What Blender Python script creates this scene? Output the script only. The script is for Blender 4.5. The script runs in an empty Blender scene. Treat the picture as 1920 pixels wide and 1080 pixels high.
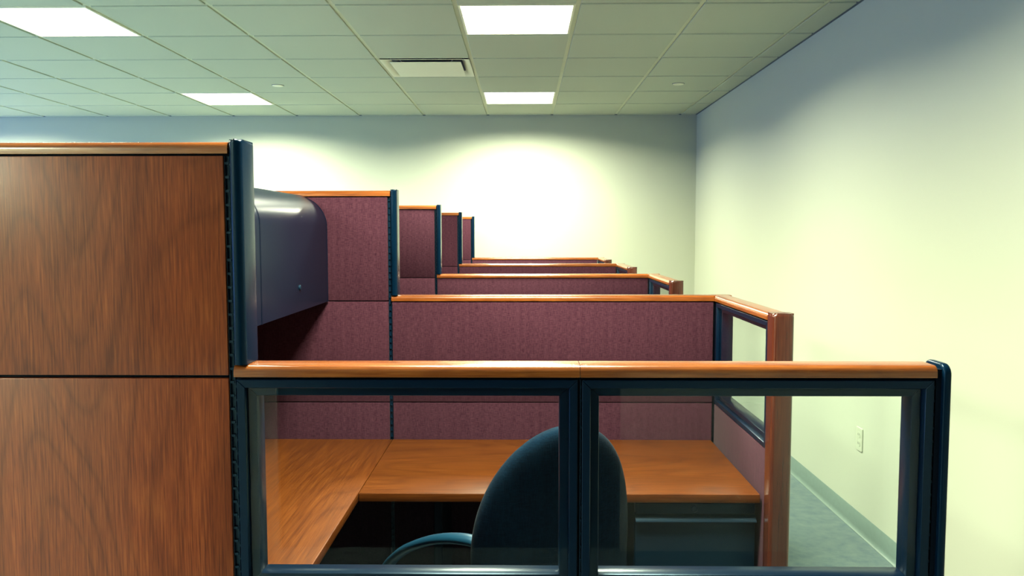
import bpy, bmesh, math, random
from mathutils import Vector, Matrix
random.seed(7)
S = bpy.context.scene
COL = S.collection
H = 1.475                                  # camera height above the carpet

# ------------------------------------------------------------------ camera
def make_camera():
    pitch, yaw, roll = .0682, -.0143, -.0012
    cp, sp, cy, sy = math.cos(pitch), math.sin(pitch), math.cos(yaw), math.sin(yaw)
    fwd = Vector((sy*cp, cy*cp, -sp)); right = Vector((cy, -sy, 0)); up = right.cross(fwd)
    r = math.cos(roll)*right + math.sin(roll)*up
    u = -math.sin(roll)*right + math.cos(roll)*up
    cam = bpy.data.cameras.new('camera'); o = bpy.data.objects.new('camera', cam); COL.objects.link(o)
    m = Matrix((r, u, -fwd)).transposed().to_4x4(); m.translation = (0, 0, H)
    o.matrix_world = m
    cam.sensor_width = 36; cam.lens = 1498/1920*36; cam.clip_start = .02; cam.clip_end = 60
    S.camera = o
make_camera()

# ------------------------------------------------------------------ world, exposure
w = bpy.data.worlds.new('world'); S.world = w; w.use_nodes = True
w.node_tree.nodes['Background'].inputs[0].default_value = (.16, .34, 1.0, 1)
w.node_tree.nodes['Background'].inputs[1].default_value = 12
S.view_settings.view_transform = 'Standard'; S.view_settings.look = 'None'
S.view_settings.gamma = 1; S.view_settings.use_curve_mapping = False
S.view_settings.exposure = -0.26
LAMP_COLOR = (1.0, 1.0, .72); LAMP_WATTS = 172.0; LAMP_SPREAD = 159

# ------------------------------------------------------------------ materials
def new_mat(name, base, rough=.5, spec=.5, metal=0, coat=0, coat_rough=.1):
    m = bpy.data.materials.new(name); m.use_nodes = True
    b = m.node_tree.nodes['Principled BSDF']
    b.inputs['Base Color'].default_value = (*base, 1)
    b.inputs['Roughness'].default_value = rough
    b.inputs['Specular IOR Level'].default_value = spec
    b.inputs['Metallic'].default_value = metal
    b.inputs['Coat Weight'].default_value = coat
    b.inputs['Coat Roughness'].default_value = coat_rough
    return m, m.node_tree.nodes, m.node_tree.links, b
def ramp(n, stops):
    r = n.new('ShaderNodeValToRGB'); e = r.color_ramp.elements
    while len(e) < len(stops): e.new(.5)
    for k, (p, c) in enumerate(stops): e[k].position = p; e[k].color = (*c, 1)
    return r
def coords(n, l, scale):
    t = n.new('ShaderNodeTexCoord'); mp = n.new('ShaderNodeMapping'); mp.inputs['Scale'].default_value = scale
    l.new(t.outputs['Object'], mp.inputs['Vector']); return mp
def noise(n, l, vec, scale, detail=4, rough=.6, dist=0):
    t = n.new('ShaderNodeTexNoise'); t.inputs['Scale'].default_value = scale; t.inputs['Detail'].default_value = detail
    t.inputs['Roughness'].default_value = rough; t.inputs['Distortion'].default_value = dist
    l.new(vec.outputs[0], t.inputs['Vector']); return t
def bump(n, l, b, h, strength, dist):
    bp = n.new('ShaderNodeBump'); bp.inputs['Strength'].default_value = strength; bp.inputs['Distance'].default_value = dist
    l.new(h, bp.inputs['Height']); l.new(bp.outputs[0], b.inputs['Normal'])
def mixc(n, l, a, bcol, fac, mode='MIX'):
    x = n.new('ShaderNodeMix'); x.data_type = 'RGBA'; x.blend_type = mode
    for src, idx in ((fac, 0), (a, 6), (bcol, 7)):
        if isinstance(src, (int, float)): x.inputs[idx].default_value = src
        elif isinstance(src, tuple): x.inputs[idx].default_value = (*src, 1)
        else: l.new(src, x.inputs[idx])
    return x.outputs[2]

def wood(name, axis, dark, mid, light, rough, coat, figure=.5, fine=1.0, spec=.5):
    m, n, l, b = new_mat(name, mid, rough, spec, 0, coat, .12)
    k = {'X': 0, 'Y': 1, 'Z': 2}[axis]
    s = [1, 1, 1]; s[k] = .035
    mp = coords(n, l, s)
    streak = noise(n, l, mp, 330*fine, 3, .6)                     # fine pore streaks
    s2 = [1, 1, 1]; s2[k] = .16
    mp2 = coords(n, l, s2)
    broad = noise(n, l, mp2, 9, 3, .5, .4)                          # broad tone bands
    # cathedral figure: rings of a stretched, warped field
    s3 = [1, 1, 1]; s3[k] = .22
    mp3 = coords(n, l, s3)
    fld = noise(n, l, mp3, 3.4, 1, .4, .2)
    mul = n.new('ShaderNodeMath'); mul.operation = 'MULTIPLY'; mul.inputs[1].default_value = 46
    l.new(fld.outputs[0], mul.inputs[0])
    fr = n.new('ShaderNodeMath'); fr.operation = 'PINGPONG'; fr.inputs[1].default_value = 1
    l.new(mul.outputs[0], fr.inputs[0])
    r1 = ramp(n, [(.28, dark), (.5, mid), (.74, light)]); l.new(streak.outputs[0], r1.inputs[0])
    r2 = ramp(n, [(.3, (.72, .70, .70)), (.7, (1.12, 1.10, 1.08))]); l.new(broad.outputs[0], r2.inputs[0])
    r3 = ramp(n, [(.0, (.66, .60, .60)), (.3, (.95, .95, .95)), (1, (1.06, 1.06, 1.04))]); l.new(fr.outputs[0], r3.inputs[0])
    c = mixc(n, l, r1.outputs[0], r2.outputs[0], .8, 'MULTIPLY')
    c = mixc(n, l, c, r3.outputs[0], figure, 'MULTIPLY')
    l.new(c, b.inputs['Base Color'])
    bump(n, l, b, streak.outputs[0], .08, .0006)
    return m
M = {}
CH = ((.095, .018, .009), (.195, .042, .013), (.30, .086, .024))
for a in 'XYZ':
    M['panel_wood_'+a] = wood('cherry_laminate_'+a, a, *CH, .34, .2, .7)
RA = ((.135, .034, .0065), (.205, .056, .009), (.26, .083, .016))
for a in 'XYZ':
    M['rail_'+a] = wood('cherry_rail_'+a, a, *RA, .22, .5, .5, .8)
DE = ((.070, .017, .003), (.108, .028, .0048), (.142, .042, .008))
for a in 'XY':
    M['desk_'+a] = wood('cherry_desktop_'+a, a, *DE, .36, 0, .6, .8, .16)
PO = ((.050, .0105, .0065), (.074, .0165, .008), (.095, .024, .011))
M['door_wood'] = wood('dark_door_wood', 'Z', (.004, .003, .004), (.007, .005, .006), (.010, .007, .008), .5, 0, .3)  # near-black, for the unseen doors added to darken the glass reflections
M['post'] = wood('cherry_post', 'Z', *PO, .2, .5, .3)

def fabric(name, c0, c1):
    m, n, l, b = new_mat(name, c0, .95, .06)
    mp = coords(n, l, (1, 1, .12)); a = noise(n, l, mp, 420, 2, .6)
    mp2 = coords(n, l, (.14, .14, 1)); c = noise(n, l, mp2, 420, 2, .6)
    mp3 = coords(n, l, (1, 1, .05)); d = noise(n, l, mp3, 70, 3, .5)
    add = n.new('ShaderNodeMath'); add.operation = 'ADD'; l.new(a.outputs[0], add.inputs[0]); l.new(c.outputs[0], add.inputs[1])
    ad2 = n.new('ShaderNodeMath'); ad2.operation = 'MULTIPLY_ADD'; l.new(d.outputs[0], ad2.inputs[0]); ad2.inputs[1].default_value = .42
    l.new(add.outputs[0], ad2.inputs[2])
    r = ramp(n, [(.0, c0), (1, c1)])
    mr = n.new('ShaderNodeMapRange'); mr.inputs['From Min'].default_value = .90; mr.inputs['From Max'].default_value = 1.55
    l.new(ad2.outputs[0], mr.inputs['Value']); l.new(mr.outputs[0], r.inputs[0]); l.new(r.outputs[0], b.inputs['Base Color'])
    b.inputs['Sheen Weight'].default_value = .03
    bump(n, l, b, add.outputs[0], .35, .0012)
    return m
M['fabric'] = fabric('maroon_panel_fabric', (.029, .0085, .017), (.074, .026, .041))
M['chair_fabric'] = fabric('navy_chair_fabric', (.0006, .006, .016), (.002, .014, .032))

def plastic(name, base, rough, spec=.5, metal=0):
    m, n, l, b = new_mat(name, base, rough, spec, metal)
    mp = coords(n, l, (1, 1, 1)); t = noise(n, l, mp, 600, 2)
    b.inputs['Specular Tint'].default_value = (.45, .72, 1, 1)
    bump(n, l, b, t.outputs[0], .05, .0004)
    return m
M['trim'] = plastic('dark_navy_trim', (.0010, .009, .024), .22, .17)
M['frame'] = plastic('dark_navy_frame', (.0008, .0060, .019), .28, .32)
M['core'] = plastic('black_steel_core', (.0006, .002, .006), .5, .15)
M['slot'] = plastic('slotted_steel', (.002, .011, .026), .3, .4)
M['bin'] = plastic('graphite_bin_paint', (.0028, .0065, .0180), .28, .17)
M['cabinet'] = plastic('navy_cabinet_paint', (.0018, .010, .022), .38, .3)
M['arm'] = plastic('dark_teal_armrest', (.004, .030, .060), .38, .4)
M['black'] = plastic('black_plastic', (.0015, .004, .009), .5, .2)
M['cloth_dark'] = plastic('dark_gap', (.002, .004, .010), .8, .1)

def plain(name, base, rough, nscale, nstr, ndist, var=.04, spec=.4):
    m, n, l, b = new_mat(name, base, rough, spec)
    mp = coords(n, l, (1, 1, 1)); t = noise(n, l, mp, nscale, 4)
    lo = tuple(max(0, c*(1-var)) for c in base); hi = tuple(min(1, c*(1+var)) for c in base)
    r = ramp(n, [(.3, lo), (.7, hi)]); l.new(t.outputs[0], r.inputs[0]); l.new(r.outputs[0], b.inputs['Base Color'])
    bump(n, l, b, t.outputs[0], nstr, ndist)
    return m
M['wall'] = plain('wall_paint', (.40, .435, .355), .85, 240, .03, .0004, .008, .2)
M['tile'] = plain('ceiling_tile_mineral', (.47, .515, .415), .95, 330, .35, .0012, .06, .1)
M['grid'] = plain('ceiling_grid_steel', (.52, .56, .42), .5, 90, .02, .0003, .02)
M['angle'] = plain('wall_angle_steel', (.07, .10, .14), .5, 90, .02, .0003, .02)
M['white_metal'] = plain('white_enamel', (.74, .75, .58), .4, 60, .02, .0003, .02)
M['outlet'] = plain('ivory_plastic', (.43, .47, .37), .35, 60, .02, .0003, .02)
M['vinyl'] = plain('vinyl_base', (.15, .21, .19), .34, 40, .03, .0004, .06)
M['duct'] = plain('duct_dark', (.01, .02, .06), .7, 40, .02, .0003, .1)  # shade inside the vent put into the colour
M['duct_grey'] = plain('duct_metal', (.30, .31, .36), .4, 40, .02, .0003, .1)
def carpet():
    m, n, l, b = new_mat('blue_grey_carpet', (.1, .15, .15), .97, .1)
    mp = coords(n, l, (1, 1, 1)); t = noise(n, l, mp, 380, 3, .7); d = noise(n, l, mp, 16, 5, .65)
    r = ramp(n, [(.3, (.105, .150, .170)), (.7, (.165, .215, .205))]); l.new(d.outputs[0], r.inputs[0])
    r2 = ramp(n, [(.25, (.72, .74, .78)), (.75, (1.2, 1.2, 1.15))]); l.new(t.outputs[0], r2.inputs[0])
    l.new(mixc(n, l, r.outputs[0], r2.outputs[0], .8, 'MULTIPLY'), b.inputs['Base Color'])
    bump(n, l, b, t.outputs[0], .5, .003); return m
M['carpet'] = carpet()
def glass():
    m, n, l, b = new_mat('clear_glass', (.93, .97, .95), 0, .5)
    n.remove(b); out = n['Material Output']
    tr = n.new('ShaderNodeBsdfTransparent'); tr.inputs[0].default_value = (.93, .97, .965, 1)
    gl = n.new('ShaderNodeBsdfGlossy'); gl.inputs['Roughness'].default_value = .0; gl.inputs[0].default_value = (1, 1, 1, 1)
    fr = n.new('ShaderNodeFresnel'); fr.inputs[0].default_value = 1.34
    ge = n.new('ShaderNodeNewGeometry')                     # reflect at the outer faces only
    iv = n.new('ShaderNodeMath'); iv.operation = 'SUBTRACT'; iv.inputs[0].default_value = 1; l.new(ge.outputs['Backfacing'], iv.inputs[1])
    mf = n.new('ShaderNodeMath'); mf.operation = 'MULTIPLY'; l.new(fr.outputs[0], mf.inputs[0]); l.new(iv.outputs[0], mf.inputs[1])
    mx = n.new('ShaderNodeMixShader'); l.new(mf.outputs[0], mx.inputs[0]); l.new(tr.outputs[0], mx.inputs[1]); l.new(gl.outputs[0], mx.inputs[2])
    l.new(mx.outputs[0], out.inputs[0]); return m
M['glass'] = glass()
def lamp():
    m = bpy.data.materials.new('lit_troffer_lens'); m.use_nodes = True; n = m.node_tree.nodes; l = m.node_tree.links
    n.remove(n['Principled BSDF']); e = n.new('ShaderNodeEmission')
    e.inputs[0].default_value = (1, 1, .93, 1); e.inputs[1].default_value = 4.0
    l.new(e.outputs[0], n['Material Output'].inputs[0]); return m
M['lamp'] = lamp()

# ------------------------------------------------------------------ mesh helpers
def box(bm, x0, x1, y0, y1, z0, z1):
    v = [bm.verts.new(p) for p in ((x0,y0,z0),(x1,y0,z0),(x1,y1,z0),(x0,y1,z0),(x0,y0,z1),(x1,y0,z1),(x1,y1,z1),(x0,y1,z1))]
    for f in ((3,2,1,0),(4,5,6,7),(0,1,5,4),(1,2,6,5),(2,3,7,6),(3,0,4,7)): bm.faces.new([v[i] for i in f])
def prism(bm, pts, axis, a0, a1):
    """extrude a 2-D outline along an axis; pts are the two other coordinates in x<y<z order"""
    def P(p, a):
        return {'X': (a, p[0], p[1]), 'Y': (p[0], a, p[1]), 'Z': (p[0], p[1], a)}[axis]
    A = [bm.verts.new(P(p, a0)) for p in pts]; B = [bm.verts.new(P(p, a1)) for p in pts]
    n = len(pts)
    bm.faces.new(A); bm.faces.new(B[::-1])
    for i in range(n): bm.faces.new((A[i], B[i], B[(i+1) % n], A[(i+1) % n]))
def obj(name, bm, mat, parent=None, bevel=0, seg=1, smooth=35):
    bmesh.ops.recalc_face_normals(bm, faces=bm.faces)
    if bevel:
        ed = [e for e in bm.edges if len(e.link_faces) == 2 and e.calc_face_angle(0) > .5]
        bmesh.ops.bevel(bm, geom=ed, offset=bevel, segments=seg, profile=.5, affect='EDGES', clamp_overlap=True)
    me = bpy.data.meshes.new(name); bm.to_mesh(me); bm.free()
    if smooth:
        me.shade_smooth(); me.set_sharp_from_angle(angle=math.radians(smooth))
    me.materials.append(M[mat] if isinstance(mat, str) else mat)
    o = bpy.data.objects.new(name, me); COL.objects.link(o)
    if parent: o.parent = parent
    return o
def bobj(name, b, mat, parent=None, bevel=0, seg=1):
    bm = bmesh.new(); box(bm, *b); return obj(name, bm, mat, parent, bevel, seg)
def thing(name, label, cat, loc=(0,0,0), rz=0, group=None):
    o = bpy.data.objects.new(name, None); COL.objects.link(o); o.location = loc; o.rotation_euler = (0,0,rz)
    o.empty_display_size = .05
    o['label'] = label; o['category'] = cat
    if group: o['group'] = group
    return o
def tag(o, label, cat, group=None):
    o['label'] = label; o['category'] = cat
    if group: o['group'] = group
    return o
def struct(o): o['kind'] = 'structure'; return o
def copy_tree(src, parent=None):
    c = src.copy(); COL.objects.link(c)
    if parent: c.parent = parent
    for ch in list(src.children): copy_tree(ch, c)
    return c
def arc(cx, cy, r, a0, a1, n):
    return [(cx+r*math.cos(math.radians(a0+(a1-a0)*k/n)), cy+r*math.sin(math.radians(a0+(a1-a0)*k/n))) for k in range(n+1)]
def round_rect(x0, x1, y0, y1, r, n=5):
    return (arc(x1-r, y0+r, r, -90, 0, n)+arc(x1-r, y1-r, r, 0, 90, n)+arc(x0+r, y1-r, r, 90, 180, n)+arc(x0+r, y0+r, r, 180, 270, n))
def tube(bm, path, ra, rb=None, n=12, closed=False, upv=Vector((0,0,1))):
    """sweep an ellipse (ra sideways, rb along 'up') along a path"""
    rb = rb or ra; rings = []
    P = [Vector(p) for p in path]
    for i, p in enumerate(P):
        t = (P[min(i+1, len(P)-1)]-P[max(i-1, 0)]).normalized()
        s = t.cross(upv)
        s = s.normalized() if s.length > 1e-4 else Vector((1,0,0))
        u = s.cross(t)
        rings.append([bm.verts.new(p+s*ra*math.cos(2*math.pi*k/n)+u*rb*math.sin(2*math.pi*k/n)) for k in range(n)])
    for a, b in zip(rings, rings[1:]):
        for k in range(n): bm.faces.new((a[k], a[(k+1) % n], b[(k+1) % n], b[k]))
    bm.faces.new(rings[0][::-1]); bm.faces.new(rings[-1])
def lathe(bm, prof, n=24, c=(0,0,0)):
    rings = []
    for r, z in prof:
        rings.append([bm.verts.new((c[0]+r*math.cos(2*math.pi*k/n), c[1]+r*math.sin(2*math.pi*k/n), c[2]+z)) for k in range(n)])
    for a, b in zip(rings, rings[1:]):
        for k in range(n): bm.faces.new((a[k], a[(k+1) % n], b[(k+1) % n], b[k]))
    bm.faces.new(rings[0][::-1]); bm.faces.new(rings[-1])

# ------------------------------------------------------------------ the room
XL, XR, YN, YF, ZC = -6.40, 1.656, -.875, 7.745, 2.602
def slab(name, b, mat):
    return struct(bobj(name, b, mat))
slab('floor', (XL-.1, XR+.1, YN-.1, YF+.1, -.08, 0), 'carpet')
slab('wall_back', (XL-.1, XR+.1, YF, YF+.1, 0, 2.9), 'wall')
slab('wall_right', (XR, XR+.1, YN-.1, YF, 0, 2.9), 'wall')
ADDED_WIN = ((-.6, 1.0), (1.3, 3.1), (3.4, 5.2), (5.5, 7.3))          # unseen windows added on the left to let in blue fill light
def wall_left():
    bm = bmesh.new(); edges = [YN-.1]+[q for w in ADDED_WIN for q in w]+[YF]
    for a, b in zip(edges[::2], edges[1::2]): box(bm, XL-.1, XL, a, b, 0, 2.9)
    for a, b in ADDED_WIN: box(bm, XL-.1, XL, a, b, 0, .9); box(bm, XL-.1, XL, a, b, 2.4, 2.9)
    struct(obj('wall_left', bm, 'wall'))
    for k, (a, b) in enumerate(ADDED_WIN):
        bm = bmesh.new()
        for q in ((a, a+.05, .9, 2.4), (b-.05, b, .9, 2.4), (a+.05, b-.05, .9, .95), (a+.05, b-.05, 2.35, 2.4)):
            box(bm, XL-.08, XL-.02, q[0], q[1], q[2], q[3])
        o = struct(obj('window_%d' % (k+1), bm, 'frame', None, .002))  # frame of an added opening, out of view, for the blue fill
        bobj('pane', (XL-.055, XL-.049, a+.05, b-.05, .95, 2.35), 'glass', o)
        ld = bpy.data.lights.new('sky_portal', 'AREA'); ld.shape = 'RECTANGLE'; ld.size = 1.4; ld.size_y = b-a-.1
        ld.cycles.is_portal = True
        po = bpy.data.objects.new('sky_portal', ld); COL.objects.link(po); po.location = (XL-.09, (a+b)/2, 1.65)
        po.rotation_euler = (0, -math.pi/2, 0)
wall_left()

def wall_front():
    bm = bmesh.new()                                  # the wall behind the viewer, with dark doors added for the glass to reflect
    box(bm, XL, -1.14, YN-.1, YN, 0, 2.9); box(bm, .45, XR, YN-.1, YN, 0, 2.9); box(bm, -1.14, .45, YN-.1, YN, 2.14, 2.9)
    struct(obj('wall_front', bm, 'wall'))
    for k, (a, b) in enumerate(((-1.14, -.345), (-.345, .45))):
        d = struct(bobj('door_%d' % (k+1), (a+.0002, b-.0002, YN-.07, YN-.03, 0, 2.138), 'door_wood', None, .002))  # unseen dark leaf, added to shape the reflection in the panes
        bm = bmesh.new(); x = b-.08 if k == 0 else a+.08
        tube(bm, [(x, YN-.03, 1.0), (x, YN+.02, 1.0), (x+(-.1 if k == 0 else .1), YN+.02, 1.0)], .009, n=8)
        obj('door_handle', bm, 'slot', d)
wall_front()

def baseboard(name, pts, axis, a0, a1):
    bm = bmesh.new(); prism(bm, pts, axis, a0, a1); return struct(obj(name, bm, 'vinyl'))
def base_profile(wall, sgn):
    # coved vinyl base: thin, with a toe that sweeps out over the carpet
    p = [(0, 0), (.017, 0), (.017, .003), (.011, .007), (.006, .014), (.0035, .026), (.003, .098), (.0015, .101), (0, .101)]
    return [(wall+sgn*a, b) for a, b in p]
baseboard('baseboard_right', base_profile(XR, -1), 'Y', YN, YF)
baseboard('baseboard_back', base_profile(YF, -1), 'X', XL, XR)
baseboard('baseboard_left', base_profile(XL, 1), 'Y', YN, YF)

# ceiling: slab, exposed grid, tegular tiles that hang just below it
GX0, GY0, P = -2.778, 4.634, .61
LIGHT_CELLS = [(ci, rj) for ci in (0, 4, -4) for rj in (-9, -5, -1, 3) if (ci, rj) != (4, -9)]
VENT = (3, 1)
ceil = struct(bobj('ceiling', (XL, XR, YN, YF, ZC+.16, ZC+.24), 'tile'))
cols = list(range(math.floor((XL-GX0)/P), math.ceil((XR-GX0)/P)))
rws = list(range(math.floor((YN-GY0)/P), math.ceil((YF-GY0)/P)))
tile_cache = {}
for ci in cols:
    for rj in rws:
        if (ci, rj) in LIGHT_CELLS or (ci, rj) == VENT: continue
        x0, x1 = max(GX0+P*ci+.0125, XL+.003), min(GX0+P*(ci+1)-.0125, XR-.016)
        y0, y1 = max(GY0+P*rj+.0125, YN+.003), min(GY0+P*(rj+1)-.0125, YF-.012)
        if x1-x0 < .02 or y1-y0 < .02: continue
        key = (round(x1-x0, 3), round(y1-y0, 3))
        if key not in tile_cache:
            bm = bmesh.new(); a, b = key[0]/2, key[1]/2
            box(bm, -a, a, -b, b, 0, .02)
            o = obj('ceiling_tile', bm, 'tile', ceil, .0022)
            tile_cache[key] = o
        else:
            o = tile_cache[key].copy(); COL.objects.link(o)
        o.location = ((x0+x1)/2, (y0+y1)/2, ZC)
for ci in cols[1:]:
    x = GX0+P*ci; bobj('grid_bar', (x-.012, x+.012, YN, YF, ZC+.0075, ZC+.012), 'grid', ceil)
for rj in rws[1:]:
    y = GY0+P*rj; bobj('grid_bar', (XL, XR, y-.012, y+.012, ZC+.0078, ZC+.0123), 'grid', ceil)
struct(bobj('trim_1', (XR-.020, XR, YN, YF, ZC+.001, ZC+.0065), 'angle'))
struct(bobj('trim_2', (XL, XR-.020, YF-.020, YF, ZC+.001, ZC+.0065), 'angle'))

# ceiling lights
def make_light():
    t = thing('ceiling_light', 'x', 'light')
    a = P/2-.0125; zi = .004
    bm = bmesh.new()                                   # thin doorframe round the lens
    for q in ((-a, a, -a, -a+.012), (-a, a, a-.012, a), (-a, -a+.012, -a+.012, a-.012), (a-.012, a, -a+.012, a-.012)):
        box(bm, *q, -.001, .012)
    obj('frame', bm, 'white_metal', t, .001)
    bobj('diffuser', (-a+.012, a-.012, -a+.012, a-.012, zi, zi+.004), 'lamp', t)
    bm = bmesh.new(); box(bm, -a, a, -a, a, .02, .10); obj('housing', bm, 'white_metal', t)
    ld = bpy.data.lights.new('troffer_lamp', 'AREA'); ld.shape = 'SQUARE'; ld.size = 2*a-.03   # the lens throws its light downwards
    ld.energy = LAMP_WATTS; ld.color = LAMP_COLOR; ld.spread = math.radians(LAMP_SPREAD)
    lo = bpy.data.objects.new('lamp', ld); COL.objects.link(lo); lo.parent = t; lo.location = (0, 0, .002)
    return t
L0 = make_light()
LL = {(4,-1): 'lit square ceiling light nearest the top centre, above the partitions',
      (4,3): 'small lit square ceiling light at the far centre, close to the back wall',
      (0,-1): 'large lit square ceiling light in the upper left, cut by the frame edge',
      (0,3): 'lit square ceiling light at the far left, beside a round sprinkler cover'}
for k, (ci, rj) in enumerate(LIGHT_CELLS):
    o = L0 if k == 0 else copy_tree(L0)
    o.location = (GX0+P*(ci+.5), GY0+P*(rj+.5), ZC)
    o['label'] = LL.get((ci, rj), 'lit ceiling light outside the view, %s and %s' % ({0: 'left of the desk', 4: 'over the middle', -4: 'far to the left'}[ci], {-9: 'behind the viewer', -5: 'above the front panels', -1: 'by the second row', 3: 'near the back wall'}[rj])); o['group'] = 'square lens ceiling lights'

# air diffuser: square frame with a drop plaque
def make_vent():
    t = thing('air_diffuser', 'white square ceiling air vent with a drop plaque beside the centre lights', 'air vent',
              (GX0+P*(VENT[0]+.5), GY0+P*(VENT[1]+.5), ZC))
    a = P/2-.0125
    # flared cone: frame lip then four curved sides rising to the neck
    bm = bmesh.new()
    prof = [(a, -.001), (a-.012, -.002), (a-.030, .004), (a-.052, .020), (a-.060, .030)]
    rings = []
    for q, z in prof:
        r = max(.012, .02); pts = round_rect(-q, q, -q, q, .012 if q > a-.02 else .045, 4)
        rings.append([bm.verts.new((x, y, z)) for x, y in pts])
    for A, B in zip(rings, rings[1:]):
        n = len(A)
        for k in range(n): bm.faces.new((A[k], A[(k+1) % n], B[(k+1) % n], B[k]))
    obj('cone', bm, 'white_metal', t)
    bobj('neck', (-a+.045, a-.045, -a+.045, a-.045, .026, .12), 'duct', t)  # solid dark box stands in for the shaded inside of the vent
    bm = bmesh.new(); q = .233; prism(bm, round_rect(-q, q, -q, q, .012), 'Z', -.009, -.004)
    pl = obj('plaque', bm, 'white_metal', t, .001)
    for x in (-.15, .15):
        for y in (-.15, .15):
            bm = bmesh.new(); tube(bm, [(x, y, -.005), (x*1.2, y*1.2, .027)], .004, n=6); obj('hanger', bm, 'duct_grey', pl)
make_vent()

def sprinkler(x, y, label):
    bm = bmesh.new(); lathe(bm, [(.043, 0), (.043, -.004), (.039, -.006), (.030, -.0065)], 28)
    o = thing('sprinkler_cover', label, 'sprinkler', (x, y, ZC), 0, 'round sprinkler covers')
    obj('cover_plate', bm, 'white_metal', o)
    bm = bmesh.new(); lathe(bm, [(.047, .0), (.047, -.0018), (.044, -.0018)], 28); obj('ring', bm, 'angle', o)
sprinkler(-1.869, 6.148, 'round flush sprinkler cover left of the air vent, near the far left light')
sprinkler(1.171, 6.145, 'round flush sprinkler cover in the ceiling near the right wall')

def outlet():
    t = thing('wall_outlet', 'ivory duplex power outlet low on the right wall, seen through the glass', 'outlet', (XR, 3.896, .463))
    bm = bmesh.new(); prism(bm, round_rect(-.036, .036, -.058, .058, .006), 'X', -.006, 0); obj('cover_plate', bm, 'outlet', t, .0015)
    for z in (-.022, .022):
        bm = bmesh.new(); prism(bm, round_rect(-.016, .016, z-.014, z+.014, .009), 'X', -.0075, -.0055)
        s = obj('socket', bm, 'outlet', t)
        bm = bmesh.new()
        for y in (-.006, .006): box(bm, -.0080, -.0076, y-.001, y+.001, z-.002, z+.007)
        obj('slot_hole', bm, 'black', s)
outlet()

# ------------------------------------------------------------------ office partitions
ZT, ZTB, ZL, ZLB, ZS = 1.632, 1.6116, 1.247, 1.2265, .849     # tall top, tall rail base, low top, low rail base, lower seam
T = .060                                                       # panel thickness
def rail_profile(zb, ov=.003, h=.0205):
    r = .0125
    return ([(-ov, zb)] + arc(-ov+r, zb+h-r, r, 180, 90, 6) + arc(T+ov-r, zb+h-r, r, 90, 0, 6) + [(T+ov, zb)])
def rail(parent, x0, x1, zb, mat='rail_X', name='top_rail', **k):
    bm = bmesh.new(); prism(bm, rail_profile(zb, **k), 'X', x0, x1); return obj(name, bm, mat, parent)
PITCH = .0237
def slot_strip(parent, x0, x1, z0, z1, y=.004):
    """slotted steel standard: a channel with its rungs between the slots"""
    bm = bmesh.new()
    box(bm, x0, x1, y+.005, y+.008, z0, z1)
    box(bm, x0, x0+.0012, y, y+.006, z0, z1)
    z = z1-.010
    while z > z0+.01:
        box(bm, x0+.001, x1-.0005, y+.0005, y+.0055, z-.0042, z); z -= PITCH
    return obj('slot_strip', bm, 'slot', parent)
def tile(parent, x0, x1, z0, z1, mat, back=False, name='panel_tile'):
    y = (0, .0125) if not back else (T-.0125, T)
    return bobj(name, (x0, x1, y[0], y[1], z0, z1), mat, parent, .0016, 2)
def end_trim(parent, x0, x1, z0, z1, ov=.006, r=.010):
    """upright plastic trim, rounded in plan and at the top"""
    bm = bmesh.new(); prism(bm, round_rect(x0, x1, -ov, T+ov, r, 5), 'Z', z0, z1)
    top = [e for e in bm.edges if all(abs(v.co.z-z1) < 1e-6 for v in e.verts)]
    bmesh.ops.bevel(bm, geom=top, offset=.006, segments=4, profile=.5, affect='EDGES')
    return obj('end_trim', bm, 'trim', parent, smooth=50)
def glazing(parent, x0, x1, z0, z1):
    """mitred frame members, each with its inner bead, and the pane"""
    W1, W2 = .0145, .0305
    def quad(a, b):   # outline of a mitred member between inset a and inset b
        return {'top': [(x0+a, z1-a), (x1-a, z1-a), (x1-b, z1-b), (x0+b, z1-b)],
                'bottom': [(x0+a, z0+a), (x1-a, z0+a), (x1-b, z0+b), (x0+b, z0+b)],
                'left': [(x0+a, z0+a), (x0+a, z1-a), (x0+b, z1-b), (x0+b, z0+b)],
                'right': [(x1-a, z0+a), (x1-a, z1-a), (x1-b, z1-b), (x1-b, z0+b)]}
    for side in ('top', 'bottom', 'left', 'right'):
        bm = bmesh.new(); prism(bm, quad(0, W1)[side], 'Y', .0, T); f = obj('frame_member', bm, 'frame', parent, .0009)
        bm = bmesh.new(); prism(bm, quad(W1, W2)[side], 'Y', .0150, T-.006); obj('bead', bm, 'frame', f, .0007)
    bobj('pane', (x0+W1, x1-W1, .0095, .0145, z0+W1, z1-W1), 'glass', parent)

def core(parent, boxes):
    bm = bmesh.new()
    for b in boxes: box(bm, *b)
    return obj('core', bm, 'core', parent)
def plinth(parent, x0, x1):
    return bobj('base_cover', (x0, x1, .004, T-.004, .0, .098), 'cabinet', parent, .002)

Y1, ROWS = 1.37, (2.930, 4.480, 6.030, 7.565)
# 1. tall cherry panel in front
def wood_panel():
    X0, X1 = -1.72, -.504
    t = thing('tall_partition', 'tall cherry wood partition filling the left foreground', 'partition', (X1, Y1, 0))
    W = X1-X0
    core(t, [(-W, -.0005, .0130, T-.0130, .098, ZTB)])
    plinth(t, -W, -.001)
    tile(t, -W, -.0095, ZLB+.0025, ZTB-.0035, 'panel_wood_Z')
    tile(t, -W, -.0095, .103, ZLB-.0030, 'panel_wood_Z')
    tile(t, -W, -.0095, ZLB+.0025, ZTB-.0035, 'fabric', True); tile(t, -W, -.0095, .103, ZLB-.0030, 'fabric', True)
    rail(t, -W, -.0010, ZTB)
    slot_strip(t, -.0090, -.0008, .12, ZTB-.004)
    end_trim(t, .0005, .0235, ZL+.0008, ZT+.004)
wood_panel()
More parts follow.
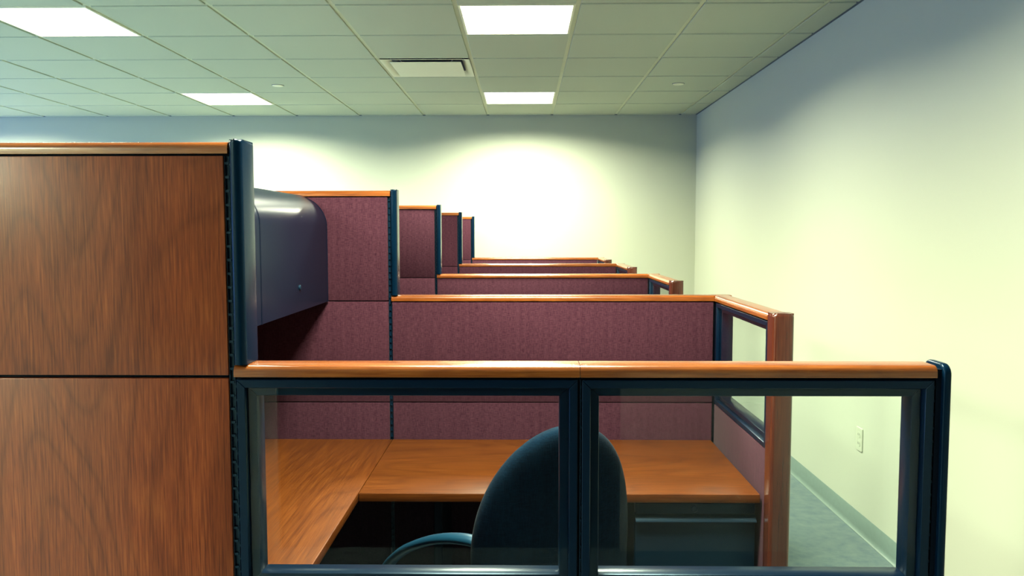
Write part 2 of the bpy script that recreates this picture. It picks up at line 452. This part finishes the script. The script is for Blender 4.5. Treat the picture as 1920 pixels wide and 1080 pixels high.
# 2. two glazed low panels in front
def glazed_panel(X0, X1, label, end):
    t = thing('glazed_partition', label, 'partition', (X0, Y1, 0), 0, 'glazed panels in front of the desk')
    W = X1-X0; a, b = .0040, W-.0040
    core(t, [(a, b, .013, T-.013, .098, ZS-.0102), (.0005, a-.0002, .012, T-.012, ZS-.010, ZLB-.002), (b+.0002, W-.0005, .012, T-.012, ZS-.010, ZLB-.002),
             (a, b, .012, T-.012, ZLB-.0048, ZLB-.0006)])
    plinth(t, .001, W-.001)
    tile(t, a, b, .103, ZS-.013, 'panel_wood_Z'); tile(t, a, b, .103, ZS-.013, 'fabric', True)
    glazing(t, a, b, ZS-.010, ZLB-.0052)
    rail(t, .0006, W-.0006, ZLB)
    slot_strip(t, .0003, .0038, .12, ZLB-.006)
    if end:
        slot_strip(t, W-.003, W+.006, .12, ZLB-.006)
        bobj('end_gasket', (W+.0002, W+.0095, .002, T-.002, .0, ZLB+.014), 'cloth_dark', t)  # dark strip painted as the shade in the gap beside the end trim
        r, o_, zt = .019, .007, ZL+.0035                       # follows the rail's rounded section
        pr = [(-o_, 0)]+arc(-o_+r, zt-r, r, 180, 90, 8)+arc(T+o_-r, zt-r, r, 90, 0, 8)+[(T+o_, 0)]
        bm = bmesh.new(); prism(bm, pr, 'X', W+.009, W+.0225); obj('end_trim', bm, 'trim', t, .004, 3, 50)
glazed_panel(-.504, .098, 'low glazed partition with wooden rail, next to the tall cherry panel', False)
glazed_panel(.098, .711, 'low glazed partition with dark end trim, nearest the right wall', True)

# 3. rows behind: tall fabric panel, low fabric panel, glazed return with wooden post
ORD = ('nearest', 'second', 'third', 'farthest')
XS, XJ, XE = -1.095, -.487, .700                                # spine face, tall/low joint, right end
def tall_fabric():
    W = XJ-XS
    t = thing('tall_partition', 'x', 'partition', (XJ, 0, 0))
    core(t, [(-W, -.0005, .013, T-.013, .098, ZTB)]); plinth(t, -W, -.001)
    for bk in (False, True):
        for z0, z1 in ((ZLB+.0020, ZTB-.0040), (ZS+.0018, ZLB-.0020), (.103, ZS-.0018)):
            tile(t, -W, -.0110, z0, z1, 'fabric', bk)
    rail(t, -W, -.0010, ZTB); slot_strip(t, -.0100, -.0008, .12, ZTB-.004)
    end_trim(t, .0005, .0235, ZL+.0008, ZT+.004)
    return t
def low_fabric():
    W = XE-XJ
    t = thing('low_partition', 'x', 'partition', (XJ, 0, 0))
    core(t, [(.0005, W, .013, T-.013, .098, ZLB)]); plinth(t, .001, W-.001)
    for bk in (False, True):
        for z0, z1 in ((ZS+.0018, ZLB-.0040), (.103, ZS-.0018)):
            tile(t, .0030, W-.0030, z0, z1, 'fabric', bk)
    rail(t, .0006, W-.0010, ZLB); slot_strip(t, .0002, .0028, .12, ZLB-.006); slot_strip(t, W-.0028, W-.0002, .12, ZLB-.006)
    return t
def glazed_return():
    # built along local x; stands with local +x towards the viewer, local -y is the face towards the desk
    W = .635
    t = thing('glazed_return', 'x', 'partition', (0, 0, 0), -math.pi/2)
    a, b = .012, W-.004
    core(t, [(a, b, .013, T-.013, .098, ZS-.004), (.002, a-.0002, .012, T-.012, .0, ZLB-.002), (b+.0002, W-.0002, .012, T-.012, .098, ZLB-.002),
             (a, b, .012, T-.012, ZLB-.0048, ZLB-.0006)])
    plinth(t, .002, W-.001)
    for bk in (False, True): tile(t, a, b, .103, ZS-.0015, 'fabric', bk)
    glazing(t, a, b, ZS+.002, ZLB-.0052)
    rail(t, .001, W-.0008, ZLB)
    # corner where the rails meet
    bm = bmesh.new(); box(bm, -.062, -.0005, .003, T-.003, 0, ZLB); obj('corner_post', bm, 'core', t, .004, 2)
    bm = bmesh.new(); prism(bm, round_rect(-.066, .0, -.002, T+.003, .010), 'Z', ZLB, ZL)
    top = [e for e in bm.edges if all(abs(v.co.z-ZL) < 1e-6 for v in e.verts)]
    bmesh.ops.bevel(bm, geom=top, offset=.007, segments=4, profile=.5, affect='EDGES')
    obj('corner_cap', bm, 'rail_X', t, smooth=50)
    # wooden end post
    bm = bmesh.new(); prism(bm, round_rect(W, W+.060, -.004, T-.003, .011, 6), 'Z', 0, ZL+.003)
    top = [e for e in bm.edges if all(abs(v.co.z-ZL-.003) < 1e-6 for v in e.verts)]
    bmesh.ops.bevel(bm, geom=top, offset=.011, segments=5, profile=.5, affect='EDGES')
    obj('end_post', bm, 'post', t, smooth=60)
    return t
A, B, C = tall_fabric(), low_fabric(), glazed_return()
LA = ('tall maroon fabric partition just behind the grey overhead bins',
      'second tall maroon fabric partition in the receding row, counting from the viewer',
      'third tall maroon fabric partition in the receding row, counting from the viewer',
      'farthest and smallest tall maroon fabric partition, standing near the back wall')
LB = ('low maroon fabric partition directly behind the desk, under a long wooden rail',
      'second low maroon fabric partition behind the desk, counting from the viewer',
      'third low maroon fabric partition behind the desk, counting from the viewer',
      'farthest low maroon fabric partition, a thin strip before the back wall')
LC = ('glazed return panel with wooden end post at the right end of the desk',
      'second glazed return panel with a wooden end post, counting from the viewer',
      'third glazed return panel with a wooden end post, counting from the viewer',
      'farthest and smallest glazed return panel with a wooden end post')
for k, y in enumerate(ROWS):
    a, b, c = (A, B, C) if k == 0 else (copy_tree(A), copy_tree(B), copy_tree(C))
    a.location = (XJ, y, 0); b.location = (XJ, y, 0); c.location = (XE+.002, y-.0035, 0)
    # the return's desk face looks to -x: local y must run to +x
    c.rotation_euler = (0, 0, -math.pi/2)
    a['label'] = LA[k]; a['group'] = 'tall fabric partitions'
    b['label'] = LB[k]; b['group'] = 'low fabric partitions'
    c['label'] = LC[k]; c['group'] = 'glazed return panels'

# spine that the cubicles hang from (behind the tall panels)
def spine():
    t = thing('spine_partition', 'long tall maroon fabric partition at the back of the overhead bins', 'partition', (XS-.07, 0, 0))
    ys = (Y1+T+.004,)+tuple(ROWS)
    core(t, [(.013, T-.013, ys[0], ROWS[-1]+T, .0, ZTB)])
    for y0, y1 in zip(ys, ys[1:]):
        ym = (y0+y1)/2
        for a, b in ((y0+.004, ym-.003), (ym+.003, y1-.004)):
            for z0, z1 in ((ZLB+.002, ZTB-.004), (ZS+.002, ZLB-.002), (.103, ZS-.002)):
                bobj('panel_tile', (T-.0125, T, a, b, z0, z1), 'fabric', t, .0016)
    bm = bmesh.new(); prism(bm, rail_profile(ZTB), 'Y', ys[0], ROWS[-1]+T); obj('top_rail', bm, 'rail_Y', t)
spine()

# ------------------------------------------------------------------ overhead bins
def bin_profile(x_face, inset=0):
    zt, zb = 1.619-inset, 1.226+inset
    xf = x_face-inset; xb = XS-.008+inset*0
    R = .135
    return [(xb, zb), (xf, zb)] + [(xf-R+R*math.cos(t), zt-.118+.118*math.sin(t)) for t in [math.pi/2*k/14 for k in range(15)]] + [(xb, zt)]
def make_bin(y0, y1, label):
    t = thing('overhead_bin', label, 'bin', (0, y0, 1.226), 0, 'overhead bins')
    W = y1-y0
    def sh(p): return [(x, z-1.226) for x, z in p]
    bm = bmesh.new(); prism(bm, sh(bin_profile(-.7245, .004)), 'Y', .003, W-.003); obj('body', bm, 'cabinet', t)
    # curved flipper door
    outer = bin_profile(-.7195)[1:-1]; inner = bin_profile(-.7240, .0)[1:-1]
    out = sh(outer + [(-.93, 1.619), (-.93, 1.615)] + [(x-.0, z-.004 if k > 0 else z) for k, (x, z) in list(enumerate(inner))[::-1]])
    bm = bmesh.new(); prism(bm, out, 'Y', .0015, W-.0015); d = obj('door', bm, 'bin', t, smooth=40)
    bm = bmesh.new()
    ring = [(.009, 0), (.009, .003), (.0075, .005), (.004, .0055)]
    lathe(bm, ring, 20); bmesh.ops.rotate(bm, verts=bm.verts, cent=(0,0,0), matrix=Matrix.Rotation(math.pi/2, 3, 'Y'))
    bmesh.ops.translate(bm, verts=bm.verts, vec=(-.7197, W/2, 1.302-1.226)); obj('lock', bm, 'slot', d)
    for q, nm in ((-.0005, 'end_panel'), (W-.0025, 'end_panel')):
        bm = bmesh.new(); prism(bm, sh(bin_profile(-.7190, -.0006)), 'Y', q, q+.003); obj(nm, bm, 'bin', t, smooth=40)
make_bin(2.180, 2.924, 'graphite overhead bin with curved door and a small lock above the desk corner')
make_bin(1.434, 2.177, 'graphite overhead bin mostly hidden behind the tall cherry panel and its dark trim')

# ------------------------------------------------------------------ desk
def top_mesh(name, pts, z0, z1, mat, bev):
    bm = bmesh.new(); prism(bm, pts, 'Z', z0, z1); return obj(name, bm, mat, None, bev, 3)
DZ = .710
def desk(name, label, x0, x1, y0, y1, mat, legs, br):
    t = thing(name, label, 'desk', (x0, y0, 0)); W, D = x1-x0, y1-y0
    bobj('desktop', (0, W, 0, D, DZ-.026, DZ), mat, t, .0022, 3)
    for lx, ly, lw, ld in legs: bobj('support_leg', (lx, lx+lw, ly, ly+ld, .0, DZ-.0265), 'black', t, .003)
    for bx0, bx1, by0, by1, ax in br:
        bm = bmesh.new()
        if ax == 'X': prism(bm, [(by0, DZ-.0265), (by1, DZ-.0265), (by1, DZ-.22), (by1-.03, DZ-.22), (by1-.06, DZ-.12), (by0, DZ-.055)], 'X', bx0, bx1)
        else: prism(bm, [(bx0, DZ-.0265), (bx1, DZ-.0265), (bx1, DZ-.055), (bx0+.06, DZ-.12), (bx0+.03, DZ-.22), (bx0, DZ-.22)], 'Y', by0, by1)
        obj('bracket', bm, 'black', t, .001)
desk('desk_top', 'cherry wood desk running along the back of the cubicle behind the chair', -.4870, .6945, 2.306, 2.928, 'desk_X',
     [(.19, .28, .028, .34)], [(.28, .284, .14, .62, 'X'), (.60, .604, .14, .62, 'X')])
desk('desk_top', 'cherry wood desk return along the left side below the overhead bins', -1.095, -.4885, 1.434, 2.928, 'desk_Y',
     [(.03, .02, .34, .028)], [(.002, .48, .75, .754, 'Y')])

# ------------------------------------------------------------------ pedestal file cabinet
def pedestal():
    x0, x1, y0, y1 = .332, .688, 2.330, 2.900
    t = thing('file_pedestal', 'dark navy metal file pedestal under the right end of the desk', 'file cabinet', (x0, y0, 0))
    W, D = x1-x0, y1-y0
    bobj('body', (0, W, .012, D, .045, .681), 'cabinet', t, .002)
    bobj('toe_kick', (.02, W-.02, .04, D-.02, 0, .045), 'black', t)
    s = bobj('lock_strip', (.001, W-.002, -.004, .012, .6445, .6755), 'cabinet', t, .0015, 2)
    bm = bmesh.new(); lathe(bm, [(.0105, 0), (.0105, .002), (.009, .0035), (.0045, .0035), (.0045, .002)], 20)
    bmesh.ops.rotate(bm, verts=bm.verts, cent=(0,0,0), matrix=Matrix.Rotation(math.pi/2, 3, 'X'))
    bmesh.ops.translate(bm, verts=bm.verts, vec=(W*.49, -.0038, .660)); obj('lock', bm, 'slot', s)
    for z0, z1 in ((.350, .640), (.055, .345)):
        d = bobj('drawer', (.001, W-.001, -.002, .012, z0, z1-.014), 'cabinet', t, .0015, 2)
        bm = bmesh.new(); prism(bm, [(.010, z1), (.010, z1-.014), (-.014, z1-.0185), (-.016, z1-.0165), (-.012, z1-.010), (.004, z1)], 'X', -.0005, W+.0005)
        obj('pull', bm, 'cabinet', d, .0005)
pedestal()

# ------------------------------------------------------------------ office chair
def superring(bm, a, b, c, z, n=40, e=2.6):
    vs = []
    for k in range(n):
        t = 2*math.pi*k/n; ct, st = math.cos(t), math.sin(t)
        vs.append(bm.verts.new((c[0]+a*math.copysign(abs(ct)**(2/e), ct), c[1]+b*math.copysign(abs(st)**(2/e), st), z)))
    return vs
def skin(bm, rings):
    for A, B in zip(rings, rings[1:]):
        n = len(A)
        for k in range(n): bm.faces.new((A[k], A[(k+1) % n], B[(k+1) % n], B[k]))
    bm.faces.new(rings[0][::-1]); bm.faces.new(rings[-1])
def chair(loc, rz):
    # faces local +y; backrest at -y
    t = thing('office_chair', 'navy blue high back office chair with curved arms, pulled up inside the cubicle', 'chair', loc, rz)
    # backrest cushion, egg shaped, reclined, wrapped round the sitter
    bm = bmesh.new(); rings = []; z0, z1 = .50, 1.022; N = 34
    for i in range(N+1):
        v = .5-.5*math.cos(math.pi*i/N)
        zz = z0+(z1-z0)*v
        lo = min(1, (v/.16)) ; lo = math.sqrt(max(0, 1-(1-lo)**2))
        s = max(0, (v-.42)/.58); hi = math.sqrt(max(0, 1-s**2.15))
        a = .218*lo**.55*hi*(1-.04*max(0, .42-v)/.42) + .004
        b = .040*min(1, lo**.8)*min(1, hi**.6) + .004
        rings.append(superring(bm, a, b, (0, 0), zz, 48, 2.5))
    skin(bm, rings)
    for vtx in bm.verts:
        x, y, z = vtx.co
        y += .55*x*x                                    # wings reach forward
        h = z-.50
        y += -.05*h + .02*math.sin(h*6)
        vtx.co = (x, y-.235, z)
    obj('backrest', bm, 'chair_fabric', t, smooth=80)
    bm = bmesh.new(); rings = []
    for z, q in ((.415, .93), (.425, .98), (.445, 1), (.465, 1), (.485, .97), (.497, .88), (.503, .7), (.505, .4)):
        rings.append(superring(bm, .245*q, .235*q, (0, .03), z, 48, 3.2))
    skin(bm, rings); obj('seat', bm, 'chair_fabric', t, smooth=80)
    bm = bmesh.new(); rings = [superring(bm, .20*q, .19*q, (0, .03), z, 32, 3) for z, q in ((.385, .9), (.395, 1), (.414, 1))]
    skin(bm, rings); obj('seat_pan', bm, 'black', t)
    bm = bmesh.new(); tube(bm, [(0, -.05, .40), (0, -.24, .40), (0, -.30, .44), (0, -.295, .60)], .03, .008, 10, upv=Vector((0, .3, 1))); obj('back_bracket', bm, 'black', t)
    for s in (-1, 1):
        bm = bmesh.new(); path = []
        ctrl = [(.20, .14, .40), (.255, .185, .42), (.290, .210, .49), (.296, .170, .575), (.282, .08, .655), (.255, -.03, .715), (.224, -.11, .742), (.19, -.165, .745), (.15, -.19, .72)]
        V = [Vector((s*x, y, z)) for x, y, z in ctrl]
        V = [2*V[0]-V[1]]+V+[2*V[-1]-V[-2]]
        for i in range(1, len(V)-2):
            for q in range(6):
                u = q/6; p0, p1, p2, p3 = V[i-1:i+3]
                path.append(.5*((2*p1)+(p2-p0)*u+(2*p0-5*p1+4*p2-p3)*u*u+(-p0+3*p1-3*p2+p3)*u**3))
        path.append(V[-2])
        tube(bm, path, .019, .012, 14, upv=Vector((0, -.25, 1))); obj('armrest', bm, 'arm', t, smooth=80)
    bm = bmesh.new(); lathe(bm, [(.025, .10), (.025, .30), (.018, .30), (.018, .386)], 20); obj('gas_lift', bm, 'black', t)
    for k in range(5):
        an = 2*math.pi*k/5+.3; c, s = math.cos(an), math.sin(an)
        bm = bmesh.new(); tube(bm, [(0, 0, .115), (c*.15, s*.15, .105), (c*.30, s*.30, .075)], .022, .014, 10); g = obj('base_leg', bm, 'black', t)
        bm = bmesh.new()
        for q in (-.016, .016):
            ctr = Vector((c*.30-s*q, s*.30+c*q, .028)); ax = Vector((-s, c, 0))
            n = 16; r1 = []; r2 = []
            for j in range(n):
                th = 2*math.pi*j/n; off = Vector((c, s, 0))*.028*math.cos(th)+Vector((0, 0, 1))*.028*math.sin(th)
                r1.append(bm.verts.new(ctr+off-ax*.009)); r2.append(bm.verts.new(ctr+off+ax*.009))
            skin(bm, [r1, r2])
        tube(bm, [(c*.30, s*.30, .028), (c*.30, s*.30, .07)], .006, n=8)
        obj('caster', bm, 'black', g)
chair((-.028, 2.085, 0), math.radians(30))
